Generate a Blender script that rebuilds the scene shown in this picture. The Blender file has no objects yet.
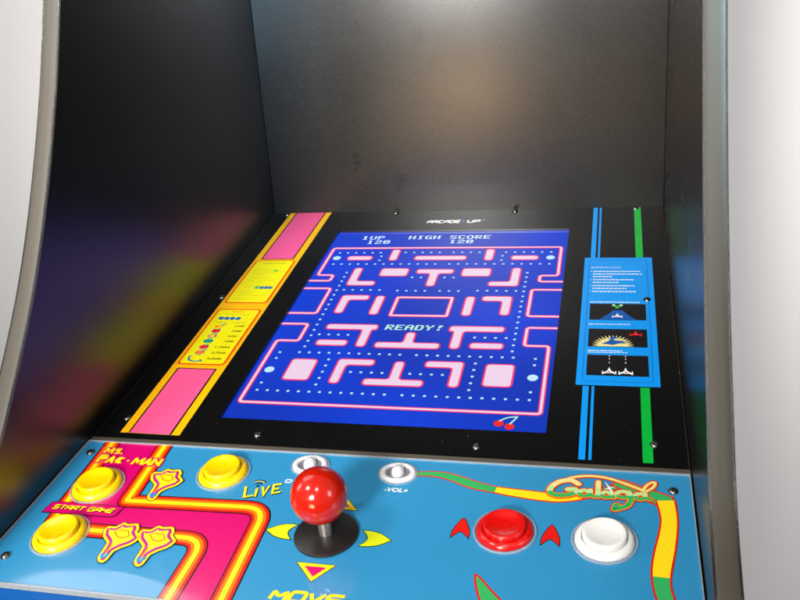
import bpy, bmesh, math, random
from mathutils import Matrix, Vector
from mathutils.geometry import tessellate_polygon
random.seed(7)
S = bpy.context.scene
C = S.collection
PI = math.pi

# ------------------------------------------------------------------ camera
cam_d = bpy.data.cameras.new('camera')
cam = bpy.data.objects.new('camera', cam_d); C.objects.link(cam)
cam.location = (0.38189, -0.53416, 0.20465)
cam.rotation_euler = (1.395722, 0.034587, 0.246487)
cam_d.sensor_width = 36.0
cam_d.lens = 844.69 / 800 * 36
cam_d.clip_start = 0.01
cam_d.clip_end = 50
S.camera = cam

# ------------------------------------------------------------------ room light
W = bpy.data.worlds.new('World'); S.world = W; W.use_nodes = True
bg = W.node_tree.nodes['Background']
bg.inputs[0].default_value = (0.95, 0.97, 1.0, 1); bg.inputs[1].default_value = 0.28
S.view_settings.view_transform = 'Standard'; S.view_settings.look = 'None'
S.view_settings.exposure = 0.0; S.view_settings.gamma = 1.0

def lamp(name, loc, target, size, power, col, spread=180):
    l = bpy.data.lights.new(name, 'AREA'); l.shape = 'DISK'; l.size = size
    l.energy = power; l.color = col; l.spread = math.radians(spread)
    o = bpy.data.objects.new(name, l); C.objects.link(o)
    o.location = loc
    o.rotation_euler = (Vector(target) - Vector(loc)).to_track_quat('-Z', 'Y').to_euler()
    return o
lamp('ceiling_lamp', (-0.90, 0.28, 1.55), (0.0, 0.0, 0.0), 1.1, 9, (1.0, 0.98, 0.95))
lamp('spot_lamp', (-0.44, -0.86, 0.92), (0.2, -0.05, 0.0), 0.22, 7.2, (1.0, 0.96, 0.90))
lamp('fill_lamp', (0.40, -1.15, 1.1), (0.2, 0.25, 0.1), 0.25, 5, (1.0, 0.97, 0.93))
lamp('room_lamp', (-0.16, -2.2, 0.60), (0.08, 0.3, 0.30), 0.60, 5.6, (1.0, 0.99, 0.96), 31)
lamp('warm_lamp', (-0.14, -1.9, -0.74), (0.12, 0.35, 0.17), 0.75, 0.95, (1.0, 0.64, 0.32), 32)
lamp('window_lamp', (1.2, -0.70, 0.44), (0.0, 0.36, 0.31), 0.20, 1.5, (0.48, 0.76, 1.0), 22)
lamp('wall_fill', (2.3, -0.9, 0.8), (1.02, 0.8, 0.12), 0.8, 6.5, (1.0, 0.96, 0.97), 75)  # added fill that brightens the wall on the right, not a fixture
lamp('wall_fill', (-1.9, -0.3, 0.9), (-1.2, 0.8, 0.3), 0.8, 9, (1.0, 0.97, 0.96))  # its counterpart, added to lift the wall on the left

# ------------------------------------------------------------------ materials
def lin(r, g, b):
    f = lambda c: (c / 255 / 12.92) if c / 255 <= 0.04045 else ((c / 255 + 0.055) / 1.055) ** 2.4
    return (f(r), f(g), f(b), 1)
MATS = {}
def mat(name, col, rough=0.4, metal=0.0, coat=0.0, coat_rough=0.03, spec=0.5, emit=None, trans=0.0):
    m = bpy.data.materials.new(name); m.use_nodes = True
    p = m.node_tree.nodes['Principled BSDF']
    p.inputs['Base Color'].default_value = col
    p.inputs['Roughness'].default_value = rough
    p.inputs['Metallic'].default_value = metal
    p.inputs['Coat Weight'].default_value = coat
    p.inputs['Coat Roughness'].default_value = coat_rough
    p.inputs['Specular IOR Level'].default_value = spec
    p.inputs['Transmission Weight'].default_value = trans
    if emit:
        p.inputs['Emission Color'].default_value = emit[0]
        p.inputs['Emission Strength'].default_value = emit[1]
    MATS[name] = m
    return m
def nodes(m):
    nt = m.node_tree
    return nt, nt.nodes, nt.links, nt.nodes['Principled BSDF']
def add_bump(m, scale, strength, dist=0.0004, detail=3):
    nt, N, L, p = nodes(m)
    tc = N.new('ShaderNodeTexCoord'); no = N.new('ShaderNodeTexNoise'); bu = N.new('ShaderNodeBump')
    no.inputs['Scale'].default_value = scale; no.inputs['Detail'].default_value = detail
    bu.inputs['Strength'].default_value = strength; bu.inputs['Distance'].default_value = dist
    L.new(tc.outputs['Object'], no.inputs['Vector']); L.new(no.outputs['Fac'], bu.inputs['Height'])
    L.new(bu.outputs['Normal'], p.inputs['Normal'])
    return tc, no, bu
def add_dust(m, base, dust, scale=300, radius=0.07, share=0.22):
    """small specks of dust: few of the cells of a voronoi pattern carry a grain"""
    nt, N, L, p = nodes(m)
    tc = N.new('ShaderNodeTexCoord'); v = N.new('ShaderNodeTexVoronoi')
    v.inputs['Scale'].default_value = scale
    L.new(tc.outputs['Object'], v.inputs['Vector'])
    lt = N.new('ShaderNodeMath'); lt.operation = 'LESS_THAN'; lt.inputs[1].default_value = radius
    L.new(v.outputs['Distance'], lt.inputs[0])
    sp = N.new('ShaderNodeSeparateColor'); L.new(v.outputs['Color'], sp.inputs[0])
    l2 = N.new('ShaderNodeMath'); l2.operation = 'LESS_THAN'; l2.inputs[1].default_value = share
    L.new(sp.outputs[0], l2.inputs[0])
    mu = N.new('ShaderNodeMath'); mu.operation = 'MULTIPLY'
    L.new(lt.outputs[0], mu.inputs[0]); L.new(l2.outputs[0], mu.inputs[1])
    mx = N.new('ShaderNodeMix'); mx.data_type = 'RGBA'
    mx.inputs[6].default_value = base; mx.inputs[7].default_value = dust
    L.new(mu.outputs[0], mx.inputs[0]); L.new(mx.outputs[2], p.inputs['Base Color'])

def printed(name, r, g, b):
    """ink under a clear sheet that is wiped here and there"""
    m = mat(name, lin(r, g, b), 0.35, coat=1.0, coat_rough=0.04)
    nt, N, L, p = nodes(m)
    tc = N.new('ShaderNodeTexCoord'); no = N.new('ShaderNodeTexNoise'); mr = N.new('ShaderNodeMapRange')
    no.inputs['Scale'].default_value = 22; no.inputs['Detail'].default_value = 6; no.inputs['Distortion'].default_value = 1.5
    mr.inputs[1].default_value = 0.40; mr.inputs[2].default_value = 0.70; mr.inputs[3].default_value = 0.02; mr.inputs[4].default_value = 0.17
    L.new(tc.outputs['Object'], no.inputs['Vector']); L.new(no.outputs['Fac'], mr.inputs[0]); L.new(mr.outputs[0], p.inputs['Coat Roughness'])
    # grain of the print
    n2 = N.new('ShaderNodeTexNoise'); n2.inputs['Scale'].default_value = 700; n2.inputs['Detail'].default_value = 2
    L.new(tc.outputs['Object'], n2.inputs['Vector'])
    m2 = N.new('ShaderNodeMapRange'); m2.inputs[1].default_value = 0.3; m2.inputs[2].default_value = 0.7
    m2.inputs[3].default_value = 0.95; m2.inputs[4].default_value = 1.04
    L.new(n2.outputs['Fac'], m2.inputs[0])
    mx = N.new('ShaderNodeVectorMath'); mx.operation = 'SCALE'; mx.inputs[0].default_value = lin(r, g, b)[:3]
    L.new(m2.outputs[0], mx.inputs['Scale']); L.new(mx.outputs[0], p.inputs['Base Color'])
    return m
def glow(name, r, g, b, k=1.0):
    return mat(name, (0.004, 0.004, 0.004, 1), 0.25, spec=0.4, emit=(lin(r, g, b), k))

m_wall = mat('wall_paint', (0.74, 0.728, 0.725, 1), 0.8); add_bump(m_wall, 60, 0.05)
m_floor = mat('floor_covering', (0.22, 0.21, 0.2, 1), 0.7); add_bump(m_floor, 80, 0.3)

# black laminate of the cabinet: orange-peel grain, a slow change of gloss, a few wiped smudges
def laminate(name, base, rough, smudges=(), spec_level=0.5, ior=1.5, grain=(1300, 0.5)):
    m = mat(name, base, rough, spec=spec_level)
    m.node_tree.nodes['Principled BSDF'].inputs['IOR'].default_value = ior
    tc, no, bu = add_bump(m, grain[0], grain[1], 0.00025, 2)
    nt, N, L, p = nodes(m)
    n2 = N.new('ShaderNodeTexNoise'); n2.inputs['Scale'].default_value = 9; n2.inputs['Detail'].default_value = 5
    L.new(tc.outputs['Object'], n2.inputs['Vector'])
    mr = N.new('ShaderNodeMapRange'); mr.inputs[3].default_value = rough - 0.05; mr.inputs[4].default_value = rough + 0.06
    L.new(n2.outputs['Fac'], mr.inputs[0])
    last = mr.outputs[0]
    spec = None
    for (x, y, z, r, keep) in smudges:
        vs = N.new('ShaderNodeVectorMath'); vs.operation = 'DISTANCE'; vs.inputs[1].default_value = (x, y, z)
        wob = N.new('ShaderNodeTexNoise'); wob.inputs['Scale'].default_value = 130
        L.new(tc.outputs['Object'], wob.inputs['Vector'])
        L.new(tc.outputs['Object'], vs.inputs[0])
        ad = N.new('ShaderNodeMath'); ad.operation = 'MULTIPLY_ADD'; ad.inputs[1].default_value = r * 2.2
        L.new(wob.outputs['Fac'], ad.inputs[0]); L.new(vs.outputs['Value'], ad.inputs[2])
        rg = N.new('ShaderNodeMapRange'); rg.inputs[1].default_value = r * 1.2; rg.inputs[2].default_value = r * 2.6
        rg.inputs[3].default_value = keep; rg.inputs[4].default_value = 1.0
        L.new(ad.outputs[0], rg.inputs[0])
        if spec is None: spec = rg.outputs[0]
        else:
            mm = N.new('ShaderNodeMath'); mm.operation = 'MINIMUM'
            L.new(spec, mm.inputs[0]); L.new(rg.outputs[0], mm.inputs[1]); spec = mm.outputs[0]
    L.new(last, p.inputs['Roughness'])
    if spec is not None:
        ms = N.new('ShaderNodeMath'); ms.operation = 'MULTIPLY'; ms.inputs[1].default_value = spec_level
        L.new(spec, ms.inputs[0]); L.new(ms.outputs[0], p.inputs['Specular IOR Level'])
    # lighter flecks in the grain
    fl = N.new('ShaderNodeTexNoise'); fl.inputs['Scale'].default_value = 800; fl.inputs['Detail'].default_value = 1
    L.new(tc.outputs['Object'], fl.inputs['Vector'])
    cr = N.new('ShaderNodeMapRange'); cr.inputs[1].default_value = 0.35; cr.inputs[2].default_value = 0.75
    L.new(fl.outputs['Fac'], cr.inputs[0])
    mx = N.new('ShaderNodeMix'); mx.data_type = 'RGBA'
    mx.inputs[6].default_value = base; mx.inputs[7].default_value = tuple(c * 3.2 for c in base[:3]) + (1,)
    L.new(cr.outputs[0], mx.inputs[0]); L.new(mx.outputs[2], p.inputs['Base Color'])
    return m

m_side = laminate('black_side_laminate', (0.0016, 0.0016, 0.0018, 1), 0.23, (), 0.5, 1.78)
m_side_b = laminate('black_side_laminate_duller', (0.0016, 0.0016, 0.0018, 1), 0.26, (), 0.5, 1.6)
m_trim = mat('grey_edge_moulding', lin(54, 49, 38), 0.55)
m_bezel = mat('black_gloss_print', (0.003, 0.003, 0.003, 1), 0.3, coat=0.6, coat_rough=0.05, spec=0.3)
add_dust(m_bezel, (0.003, 0.003, 0.003, 1), (0.22, 0.2, 0.17, 1))
m_blackplastic = mat('black_plastic', (0.012, 0.011, 0.010, 1), 0.35); add_bump(m_blackplastic, 1500, 0.3, 0.0002)
m_screw = mat('dark_screw_metal', (0.24, 0.23, 0.21, 1), 0.25, metal=1.0)
m_steel = mat('brushed_steel', (0.75, 0.73, 0.70, 1), 0.42, metal=1.0)
m_ledge = mat('grey_ledge_plastic', lin(84, 78, 66), 0.4)
m_clear = mat('clear_acrylic', (0.9, 0.96, 1.0, 1), 0.08, trans=0.75)
m_clear.node_tree.nodes['Principled BSDF'].inputs['IOR'].default_value = 1.45

m_blue = printed('blue_print', 46, 138, 186)
m_fblue = mat('blue_front_paint', lin(14, 78, 150), 0.3, coat=0.6)
m_pink = printed('pink_print', 208, 0, 104)
m_red = printed('red_print', 222, 22, 12)
m_orange = printed('orange_print', 255, 118, 0)
m_yellow = printed('yellow_print', 255, 218, 22)
m_ink = printed('black_print', 14, 10, 12)
m_gold = printed('gold_print', 238, 176, 6)
m_rose = printed('rose_print', 236, 86, 138)
m_card = printed('lemon_print', 228, 216, 8)
m_green = printed('green_print', 52, 172, 92)
m_green2 = printed('leaf_green_print', 0, 176, 58)
m_cyan = printed('sky_blue_print', 0, 150, 240)
m_navy = printed('navy_print', 8, 84, 170)
m_white = printed('white_print', 236, 240, 242)
m_cream = printed('cream_print', 236, 222, 150)
m_mint = printed('mint_print', 186, 224, 160)
m_lime = printed('lime_print', 214, 222, 20)
m_violet = printed('violet_print', 140, 70, 200)

def plastic(name, r, g, b, rough=0.22):
    m = mat(name, lin(r, g, b), rough, coat=0.3, coat_rough=0.08)
    p = m.node_tree.nodes['Principled BSDF']
    p.inputs['Subsurface Weight'].default_value = 0.12
    p.inputs['Subsurface Radius'].default_value = (0.004, 0.003, 0.002)
    p.inputs['Subsurface Scale'].default_value = 0.5
    nt, N, L, p = nodes(m)      # finger grease: the gloss changes over the surface
    tc = N.new('ShaderNodeTexCoord'); no = N.new('ShaderNodeTexNoise'); mr = N.new('ShaderNodeMapRange')
    no.inputs['Scale'].default_value = 140; no.inputs['Detail'].default_value = 5; no.inputs['Distortion'].default_value = 1.0
    mr.inputs[1].default_value = 0.42; mr.inputs[2].default_value = 0.68; mr.inputs[3].default_value = rough * 0.8; mr.inputs[4].default_value = rough * 1.9
    L.new(tc.outputs['Object'], no.inputs['Vector']); L.new(no.outputs['Fac'], mr.inputs[0]); L.new(mr.outputs[0], p.inputs['Roughness'])
    return m
p_yellow = plastic('yellow_plastic', 240, 196, 0)
p_red = plastic('red_plastic', 206, 12, 8)
p_white = plastic('white_plastic', 232, 230, 226)
p_ball = plastic('red_ball_plastic', 176, 21, 2, 0.15)
p_rock = plastic('pale_grey_plastic', 214, 212, 216)
p_rock2 = plastic('mid_grey_plastic', 120, 118, 124)

g_back = glow('screen_blue', 8, 58, 204, 1.0)
g_red = glow('screen_red', 248, 56, 104, 1.0)
g_pink = glow('screen_pink', 240, 212, 236, 1.0)
g_dot = glow('screen_dots', 196, 236, 250, 1.0)
g_text = glow('screen_white', 206, 232, 250, 1.0)
g_teal = glow('screen_mint', 190, 240, 210, 1.0)
def mura(m, base):
    """the backlight of the panel is not quite even"""
    nt, N, L, p = nodes(m)
    tc = N.new('ShaderNodeTexCoord'); no = N.new('ShaderNodeTexNoise'); mr = N.new('ShaderNodeMapRange')
    no.inputs['Scale'].default_value = 7; no.inputs['Detail'].default_value = 1
    mr.inputs[1].default_value = 0.3; mr.inputs[2].default_value = 0.7; mr.inputs[3].default_value = base * 0.72; mr.inputs[4].default_value = base * 1.22
    L.new(tc.outputs['Object'], no.inputs['Vector']); L.new(no.outputs['Fac'], mr.inputs[0]); L.new(mr.outputs[0], p.inputs['Emission Strength'])
mura(g_back, 1.0)
g_cher = glow('screen_cherry', 240, 40, 30, 1.0)

# ------------------------------------------------------------------ helpers
def link(name, me, mats, parent=None):
    o = bpy.data.objects.new(name, me); C.objects.link(o)
    for m in (mats if isinstance(mats, (list, tuple)) else [mats]): me.materials.append(m)
    if parent is not None:
        o.parent = parent
        if parent is ROOT: o.matrix_parent_inverse = Matrix.Translation(-ROOT.location)
    return o
def smooth(me, ang=35):
    for p in me.polygons: p.use_smooth = True
    me.set_sharp_from_angle(angle=math.radians(ang))
def mesh(name, verts, faces):
    me = bpy.data.meshes.new(name); me.from_pydata([tuple(v) for v in verts], [], faces); me.update()
    return me
def fixn(me):
    bm = bmesh.new(); bm.from_mesh(me); bmesh.ops.recalc_face_normals(bm, faces=bm.faces); bm.to_mesh(me); bm.free()
    return me
def bevel(me, w, seg=2, ang=30):
    bm = bmesh.new(); bm.from_mesh(me)
    bmesh.ops.recalc_face_normals(bm, faces=bm.faces)
    es = [e for e in bm.edges if len(e.link_faces) == 2 and e.calc_face_angle(0) > math.radians(ang)]
    bmesh.ops.bevel(bm, geom=es, offset=w, segments=seg, profile=0.5, affect='EDGES')
    bm.to_mesh(me); bm.free()
    smooth(me); return me
def lathe(name, prof, n=64, sx=1.0, sy=1.0):
    vs, fs = [], []
    for (r, h) in prof:
        for k in range(n):
            a = 2 * PI * k / n; vs.append((r * sx * math.cos(a), r * sy * math.sin(a), h))
    for i in range(len(prof) - 1):
        for k in range(n):
            k2 = (k + 1) % n
            fs.append((i * n + k, i * n + k2, (i + 1) * n + k2, (i + 1) * n + k))
    me = mesh(name, vs, fs)
    bm = bmesh.new(); bm.from_mesh(me); bmesh.ops.remove_doubles(bm, verts=bm.verts, dist=1e-7)
    bmesh.ops.recalc_face_normals(bm, faces=bm.faces); bm.to_mesh(me); bm.free()
    smooth(me, 40); return me

def frame(o, u, v):
    """matrix of a panel: local x = across, local y = along the panel, local z = out of it"""
    u = Vector(u).normalized(); v = Vector(v).normalized(); n = u.cross(v)
    M = Matrix((u, v, n)).transposed().to_4x4(); M.translation = Vector(o); return M
A = math.radians(20); B = 0.2996208; CB = 1.710920; LB = 0.4045; WID = 0.430
F_BEZ = frame((0, 0, 0), (1, 0, 0), (0, math.cos(A), math.sin(A)))
F_CTL = frame((0, 0, 0), (1, 0, 0), (0, math.cos(B), math.sin(B)))         # local y runs up the panel: y = -v
F_BACK = frame((0, LB * math.cos(A), LB * math.sin(A)), (1, 0, 0), (0, math.cos(CB), math.sin(CB)))
mm = 0.001

# --- flat artwork: polygons in panel millimetres, every shape on its own tiny step
def area(p): return 0.5 * sum(p[i][0] * p[(i + 1) % len(p)][1] - p[(i + 1) % len(p)][0] * p[i][1] for i in range(len(p)))
def fillet(p, r, n=6, closed=True):
    out = []; N = len(p)
    for i in range(N):
        if not closed and i in (0, N - 1): out.append(p[i]); continue
        a, b, c = Vector(p[i - 1]), Vector(p[i]), Vector(p[(i + 1) % N])
        d1, d2 = (a - b), (c - b); l1, l2 = d1.length, d2.length
        if l1 < 1e-6 or l2 < 1e-6: continue
        d1 /= l1; d2 /= l2
        ang = math.acos(max(-1, min(1, d1.dot(d2))))
        if ang > PI - 0.02: out.append(tuple(b)); continue
        rr = r[i] if isinstance(r, (list, tuple)) else r
        t = min(rr / math.tan(ang / 2), l1 * 0.499, l2 * 0.499)
        p0, p2 = b + d1 * t, b + d2 * t
        for k in range(n + 1):
            s = k / n
            out.append(tuple((1 - s) ** 2 * p0 * 0.9 + 0.1 * (1 - s) ** 2 * p0 + 2 * s * (1 - s) * b + s * s * p2))
    return out
def offs(p, d, closed=True):
    """parallel curve, d to the left of travel"""
    N = len(p); out = []
    for i in range(N):
        b = Vector(p[i])
        if closed or 0 < i < N - 1:
            e1 = (b - Vector(p[i - 1])); e2 = (Vector(p[(i + 1) % N]) - b)
        elif i == 0: e1 = e2 = Vector(p[1]) - b
        else: e1 = e2 = b - Vector(p[i - 1])
        if e1.length < 1e-9: e1 = e2
        if e2.length < 1e-9: e2 = e1
        e1 = e1.normalized(); e2 = e2.normalized()
        n1 = Vector((-e1.y, e1.x)); n2 = Vector((-e2.y, e2.x))
        m = n1 + n2
        if m.length < 1e-6: m = n1
        m.normalize(); k = max(0.35, m.dot(n1))
        out.append(tuple(b + m * d / k))
    return out
def grow(p, d):
    return offs(p, -d if area(p) > 0 else d)
def spline(p, n=8):
    out = []; q = [p[0]] + list(p) + [p[-1]]
    for i in range(1, len(q) - 2):
        for k in range(n):
            t = k / n; r = []
            for c in range(len(p[0])):
                a, b, cc, d = q[i - 1][c], q[i][c], q[i + 1][c], q[i + 2][c]
                r.append(0.5 * (2 * b + (cc - a) * t + (2 * a - 5 * b + 4 * cc - d) * t * t + (3 * b - a - 3 * cc + d) * t ** 3))
            out.append(tuple(r))
    out.append(tuple(p[-1])); return out
def circle(x, y, r, ry=None, n=24): return [(x + r * math.cos(2 * PI * k / n), y + (ry or r) * math.sin(2 * PI * k / n)) for k in range(n)]
def rect(x0, y0, x1, y1): return [(x0, y0), (x1, y0), (x1, y1), (x0, y1)]

TECH = {'S': [[(1, 1), (0, 1), (0, .5), (1, .5), (1, 0), (0, 0)]], 'T': [[(0, 1), (1, 1)], [(.5, 1), (.5, 0)]], 'A': [[(0, 0), (0, .55), (.35, 1), (1, 1), (1, 0)], [(0, .42), (1, .42)]],
        'R': [[(0, 0), (0, 1), (1, 1), (1, .45), (0, .45)], [(.5, .45), (1, 0)]], 'G': [[(1, 1), (0, 1), (0, 0), (1, 0), (1, .5), (.5, .5)]],
        'M': [[(0, 0), (0, 1), (.5, .3), (1, 1), (1, 0)]], 'E': [[(1, 1), (0, 1), (0, 0), (1, 0)], [(0, .5), (.9, .5)]], 'O': [[(.5, 0), (0, 0), (0, 1), (1, 1), (1, 0), (.5, 0)]],
        'V': [[(0, 1), (.42, 0), (1, 1)]], 'L': [[(0, 1), (0, 0), (1, 0)]], 'C': [[(1, 1), (0, 1), (0, 0), (1, 0)]], 'D': [[(0, 0), (0, 1), (1, 1), (1, 0), (0, 0)]],
        'U': [[(0, 1), (0, 0), (1, 0), (1, 1)]], 'P': [[(0, 0), (0, 1), (1, 1), (1, .42), (0, .42)]], '-': [[(0, .45), (1, .45)]], '+': [[(0, .45), (1, .45)], [(.5, .1), (.5, .8)]], '1': [[(.6, 0), (.6, 1), (0, .75)]]}
class Art:
    def __init__(self, flip=False):
        self.v = []; self.f = []; self.mi = []; self.m = []; self.k = 0; self.flip = flip
    def _m(self, m):
        if m not in self.m: self.m.append(m)
        return self.m.index(m)
    def _z(self, lay):
        self.k += 1
        return lay * 0.10 + (self.k % 60) * 0.0015 if lay >= 0 else 0
    def tris(self, pts, tri, m, lay, z=None):
        z = self._z(lay) if z is None else z
        b = len(self.v); i = self._m(m)
        self.v += [(x, -y if self.flip else y, z) for x, y in pts]
        for t in tri:
            a, bb, c = [self.v[b + j] for j in t]
            s = (bb[0] - a[0]) * (c[1] - a[1]) - (c[0] - a[0]) * (bb[1] - a[1])
            if abs(s) < 1e-9: continue
            self.f.append(tuple(b + j for j in (t if s > 0 else t[::-1]))); self.mi.append(i)
    def poly(self, p, m, lay=1):
        self.tris(p, tessellate_polygon([[Vector((x, y, 0)) for x, y in p]]), m, lay); return self
    def stroke(self, p, w, m, lay=1, closed=False, cap=False, split=None):
        """ribbon along p; w = width or list of widths; split = function(x, y) -> material"""
        N = len(p)
        ws = w if isinstance(w, (list, tuple)) else [w] * N
        Lf = offs(p, 1.0, closed); z = self._z(lay)
        pts = []
        for i in range(N):
            d = Vector(Lf[i]) - Vector(p[i])
            pts += [tuple(Vector(p[i]) + d * ws[i] / 2), tuple(Vector(p[i]) - d * ws[i] / 2)]
        groups = {}
        for i in range(N if closed else N - 1):
            j = (i + 1) % N
            mm_ = split((p[i][0] + p[j][0]) / 2, (p[i][1] + p[j][1]) / 2) if split else m
            groups.setdefault(mm_, []).extend([(2 * i, 2 * i + 1, 2 * j + 1), (2 * i, 2 * j + 1, 2 * j)])
        for g, t in groups.items(): self.tris(pts, t, g, lay, z)
        if cap and not closed:
            for e in (0, N - 1):
                mc = split(*p[e]) if split else m
                self.tris(circle(p[e][0], p[e][1], ws[e] / 2, n=16), [(0, k, k + 1) for k in range(1, 15)], mc, lay)
        return self
    def text(self, s, x, y, h, m, lay=1, sx=1.0, shear=0.0, bold=0.0, rot=0.0, space=1.0, width=None):
        """baseline starts at x, y (panel millimetres), h = capital height"""
        cu = bpy.data.curves.new('lettering', 'FONT'); cu.body = s; cu.size = 1.0; cu.offset = bold
        cu.space_character = space; cu.resolution_u = 4
        ob = bpy.data.objects.new('lettering', cu); C.objects.link(ob)
        me = bpy.data.meshes.new_from_object(ob.evaluated_get(bpy.context.evaluated_depsgraph_get()))
        k = h / 0.70
        vs = [(v.co.x * k, v.co.y * k) for v in me.vertices]
        if width and vs:
            ww = max(a for a, b in vs) - min(a for a, b in vs); x_min = min(a for a, b in vs)
            vs = [((a - x_min) * width / ww, b) for a, b in vs]
        else: vs = [(a * sx, b) for a, b in vs]
        c_, s_ = math.cos(rot), math.sin(rot); pts = []
        for a, b in vs:
            a += shear * b
            a, b = a * c_ - b * s_, a * s_ + b * c_
            pts.append((x + a, y - b if self.flip else y + b))
        tri = []
        for p in me.polygons:
            q = list(p.vertices)
            for i in range(1, len(q) - 1): tri.append((q[0], q[i], q[i + 1]))
        self.tris(pts, tri, m, lay)
        bpy.data.objects.remove(ob); bpy.data.curves.remove(cu); bpy.data.meshes.remove(me)
        return self
    def techno(self, s, x, y, h, width, m, lay, wt, shear=0.0, gap=0.28, cw=1.0):
        """wide square lettering drawn with strokes of weight wt (mm)"""
        adv = {'I': 0.3, '1': 0.45, ' ': 0.45, '-': 0.6, '+': 0.75}
        tot = sum(adv.get(c, 1.0) for c in s) + gap * (len(s) - 1)
        k = width / tot; cx = 0.0; e = wt / 2
        for c in s:
            a = adv.get(c, 1.0)
            for p in TECH.get(c, []):
                q = [(x + (cx + px * a) * k, py * (h - wt) + e) for px, py in p]
                q = fillet(q, h * 0.22, 4, False)
                q = [(qx + shear * qy, y - qy if self.flip else y + qy) for qx, qy in q]
                self.stroke(q, wt, m, lay)
            cx += a + gap
        return self
    def build(self, name, F, parent, lift=0.0):
        me = mesh(name, [(x * mm, y * mm, (z + lift) * mm) for x, y, z in self.v], self.f)
        for p, i in zip(me.polygons, self.mi): p.material_index = i
        me.transform(F)
        return link(name, me, self.m, parent)

# ------------------------------------------------------------------ the setting
ROOT = None
def box_me(name, x0, x1, y0, y1, z0, z1):
    v = [(x, y, z) for z in (z0, z1) for y in (y0, y1) for x in (x0, x1)]
    return fixn(mesh(name, v, [(0, 1, 3, 2), (4, 5, 7, 6), (0, 1, 5, 4), (2, 3, 7, 6), (0, 2, 6, 4), (1, 3, 7, 5)]))
w = link('wall', box_me('wall', -4, 4.5, 0.80, 0.90, -0.90, 3.0), m_wall); w['kind'] = 'structure'
fl = link('floor', box_me('floor', -4, 4.5, -4, 0.80, -0.95, -0.90), m_floor); fl['kind'] = 'structure'

# ------------------------------------------------------------------ the cabinet
ROOT = bpy.data.objects.new('arcade_cabinet', None); C.objects.link(ROOT)
ROOT.location = (0.215, 0.1, -0.90); ROOT.empty_display_size = 0.2
ROOT['label'] = 'black arcade game cabinet with lit blue maze screen, blue control panel and red ball joystick'
ROOT['category'] = 'arcade cabinet'
bpy.context.view_layer.update()

front = spline([(60, 600), (46, 520), (33, 420), (20, 350), (11.8, 310), (6, 284), (-0.5, 257), (-14.5, 208.7), (-28.8, 166),
                (-44, 127), (-60, 93), (-77, 61), (-96, 27), (-114, 5), (-137, -16), (-160, -40), (-170, -62), (-171, -90),
                (-160, -120), (-140, -150), (-128, -190), (-126, -240)], 6) + [(-126, -897)]
def side(x0, x1, name='side_panel'):
    prof = front + [(440, -897), (440, 600)]
    n = len(prof)
    vs = [(x * mm, y * mm, z * mm) for x in (x0, x1) for y, z in prof]
    fs = [tuple(range(n)), tuple(range(2 * n - 1, n - 1, -1))] + [(i, (i + 1) % n, n + (i + 1) % n, n + i) for i in range(n)]
    me = mesh(name, vs, fs)
    bm = bmesh.new(); bm.from_mesh(me); bmesh.ops.triangulate(bm, faces=[f for f in bm.faces if len(f.verts) > 4])
    bmesh.ops.recalc_face_normals(bm, faces=bm.faces); bm.to_mesh(me); bm.free()
    o = link(name, me, m_side if x1 == 0 else m_side_b, ROOT)
    # moulding pressed onto the front edge: a slim rounded strip
    vs, fs = [], []; K = 9
    nr = offs(front, 1.0, False)
    x_in, x_out = (x1, x0) if x1 == 0 else (x0, x1)
    for (y, z), (yn, zn) in zip(front, nr):
        dy, dz = yn - y, zn - z
        if dy > 0: dy, dz = -dy, -dz
        for k in range(K):
            s = k / (K - 1)
            h = 1.5 * (1 - abs(2 * s - 1) ** 4) - 0.9
            sg = 0.25 if x_in > x_out else -0.25
            vs.append(((x_in + sg + (x_out - x_in - 2 * sg) * s) * mm, (y + dy * h) * mm, (z + dz * h) * mm))
    M_ = len(front)
    for i in range(M_ - 1):
        for k in range(K - 1): fs.append((i * K + k, i * K + k + 1, (i + 1) * K + k + 1, (i + 1) * K + k))
    me = fixn(mesh('edge_moulding', vs, fs)); smooth(me, 60)
    return o, link('edge_moulding', me, m_trim, o)
side(-13.5, 0); side(430, 443.5)

def slab(name, F, x0, x1, y0, y1, th, m, bev=0.0004, parent=None):
    me = box_me(name, x0 * mm, x1 * mm, y0 * mm, y1 * mm, -th * mm, 0)
    if bev: bevel(me, bev)
    me.transform(F); return link(name, me, m, parent or ROOT)

def at_back(u, v): return tuple(F_BACK @ Vector((u * mm, v * mm, 0)))
m_backp = laminate('black_back_laminate', (0.0062, 0.0060, 0.0058, 1), 0.32,
                   [at_back(104, 62) + (0.0045, .55), at_back(105, 55) + (0.004, .5), at_back(103, 48) + (0.003, .6), at_back(153, 34) + (0.007, .72),
                    at_back(149, 28) + (0.005, .78), at_back(118, 196) + (0.006, .85), at_back(182, 186) + (0.007, .85)], grain=(1100, 0.3))
bk = slab('back_panel', F_BACK, 0.3, 429.7, -3, 470, 9, m_backp)
slab('top_panel', frame((0, 0, 0.59), (1, 0, 0), (0, 1, 0)), 0.3, 429.7, 62, 430, 12, m_side)
slab('rear_panel', frame((0, 0.44, 0), (1, 0, 0), (0, 0, 1)), 0.3, 429.7, -890, 570, 8, m_side)
slab('lower_front_panel', frame((0, -0.110, 0), (1, 0, 0), (0, 0, 1)), 0.3, 429.7, -890, -125, 10, m_side)

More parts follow.
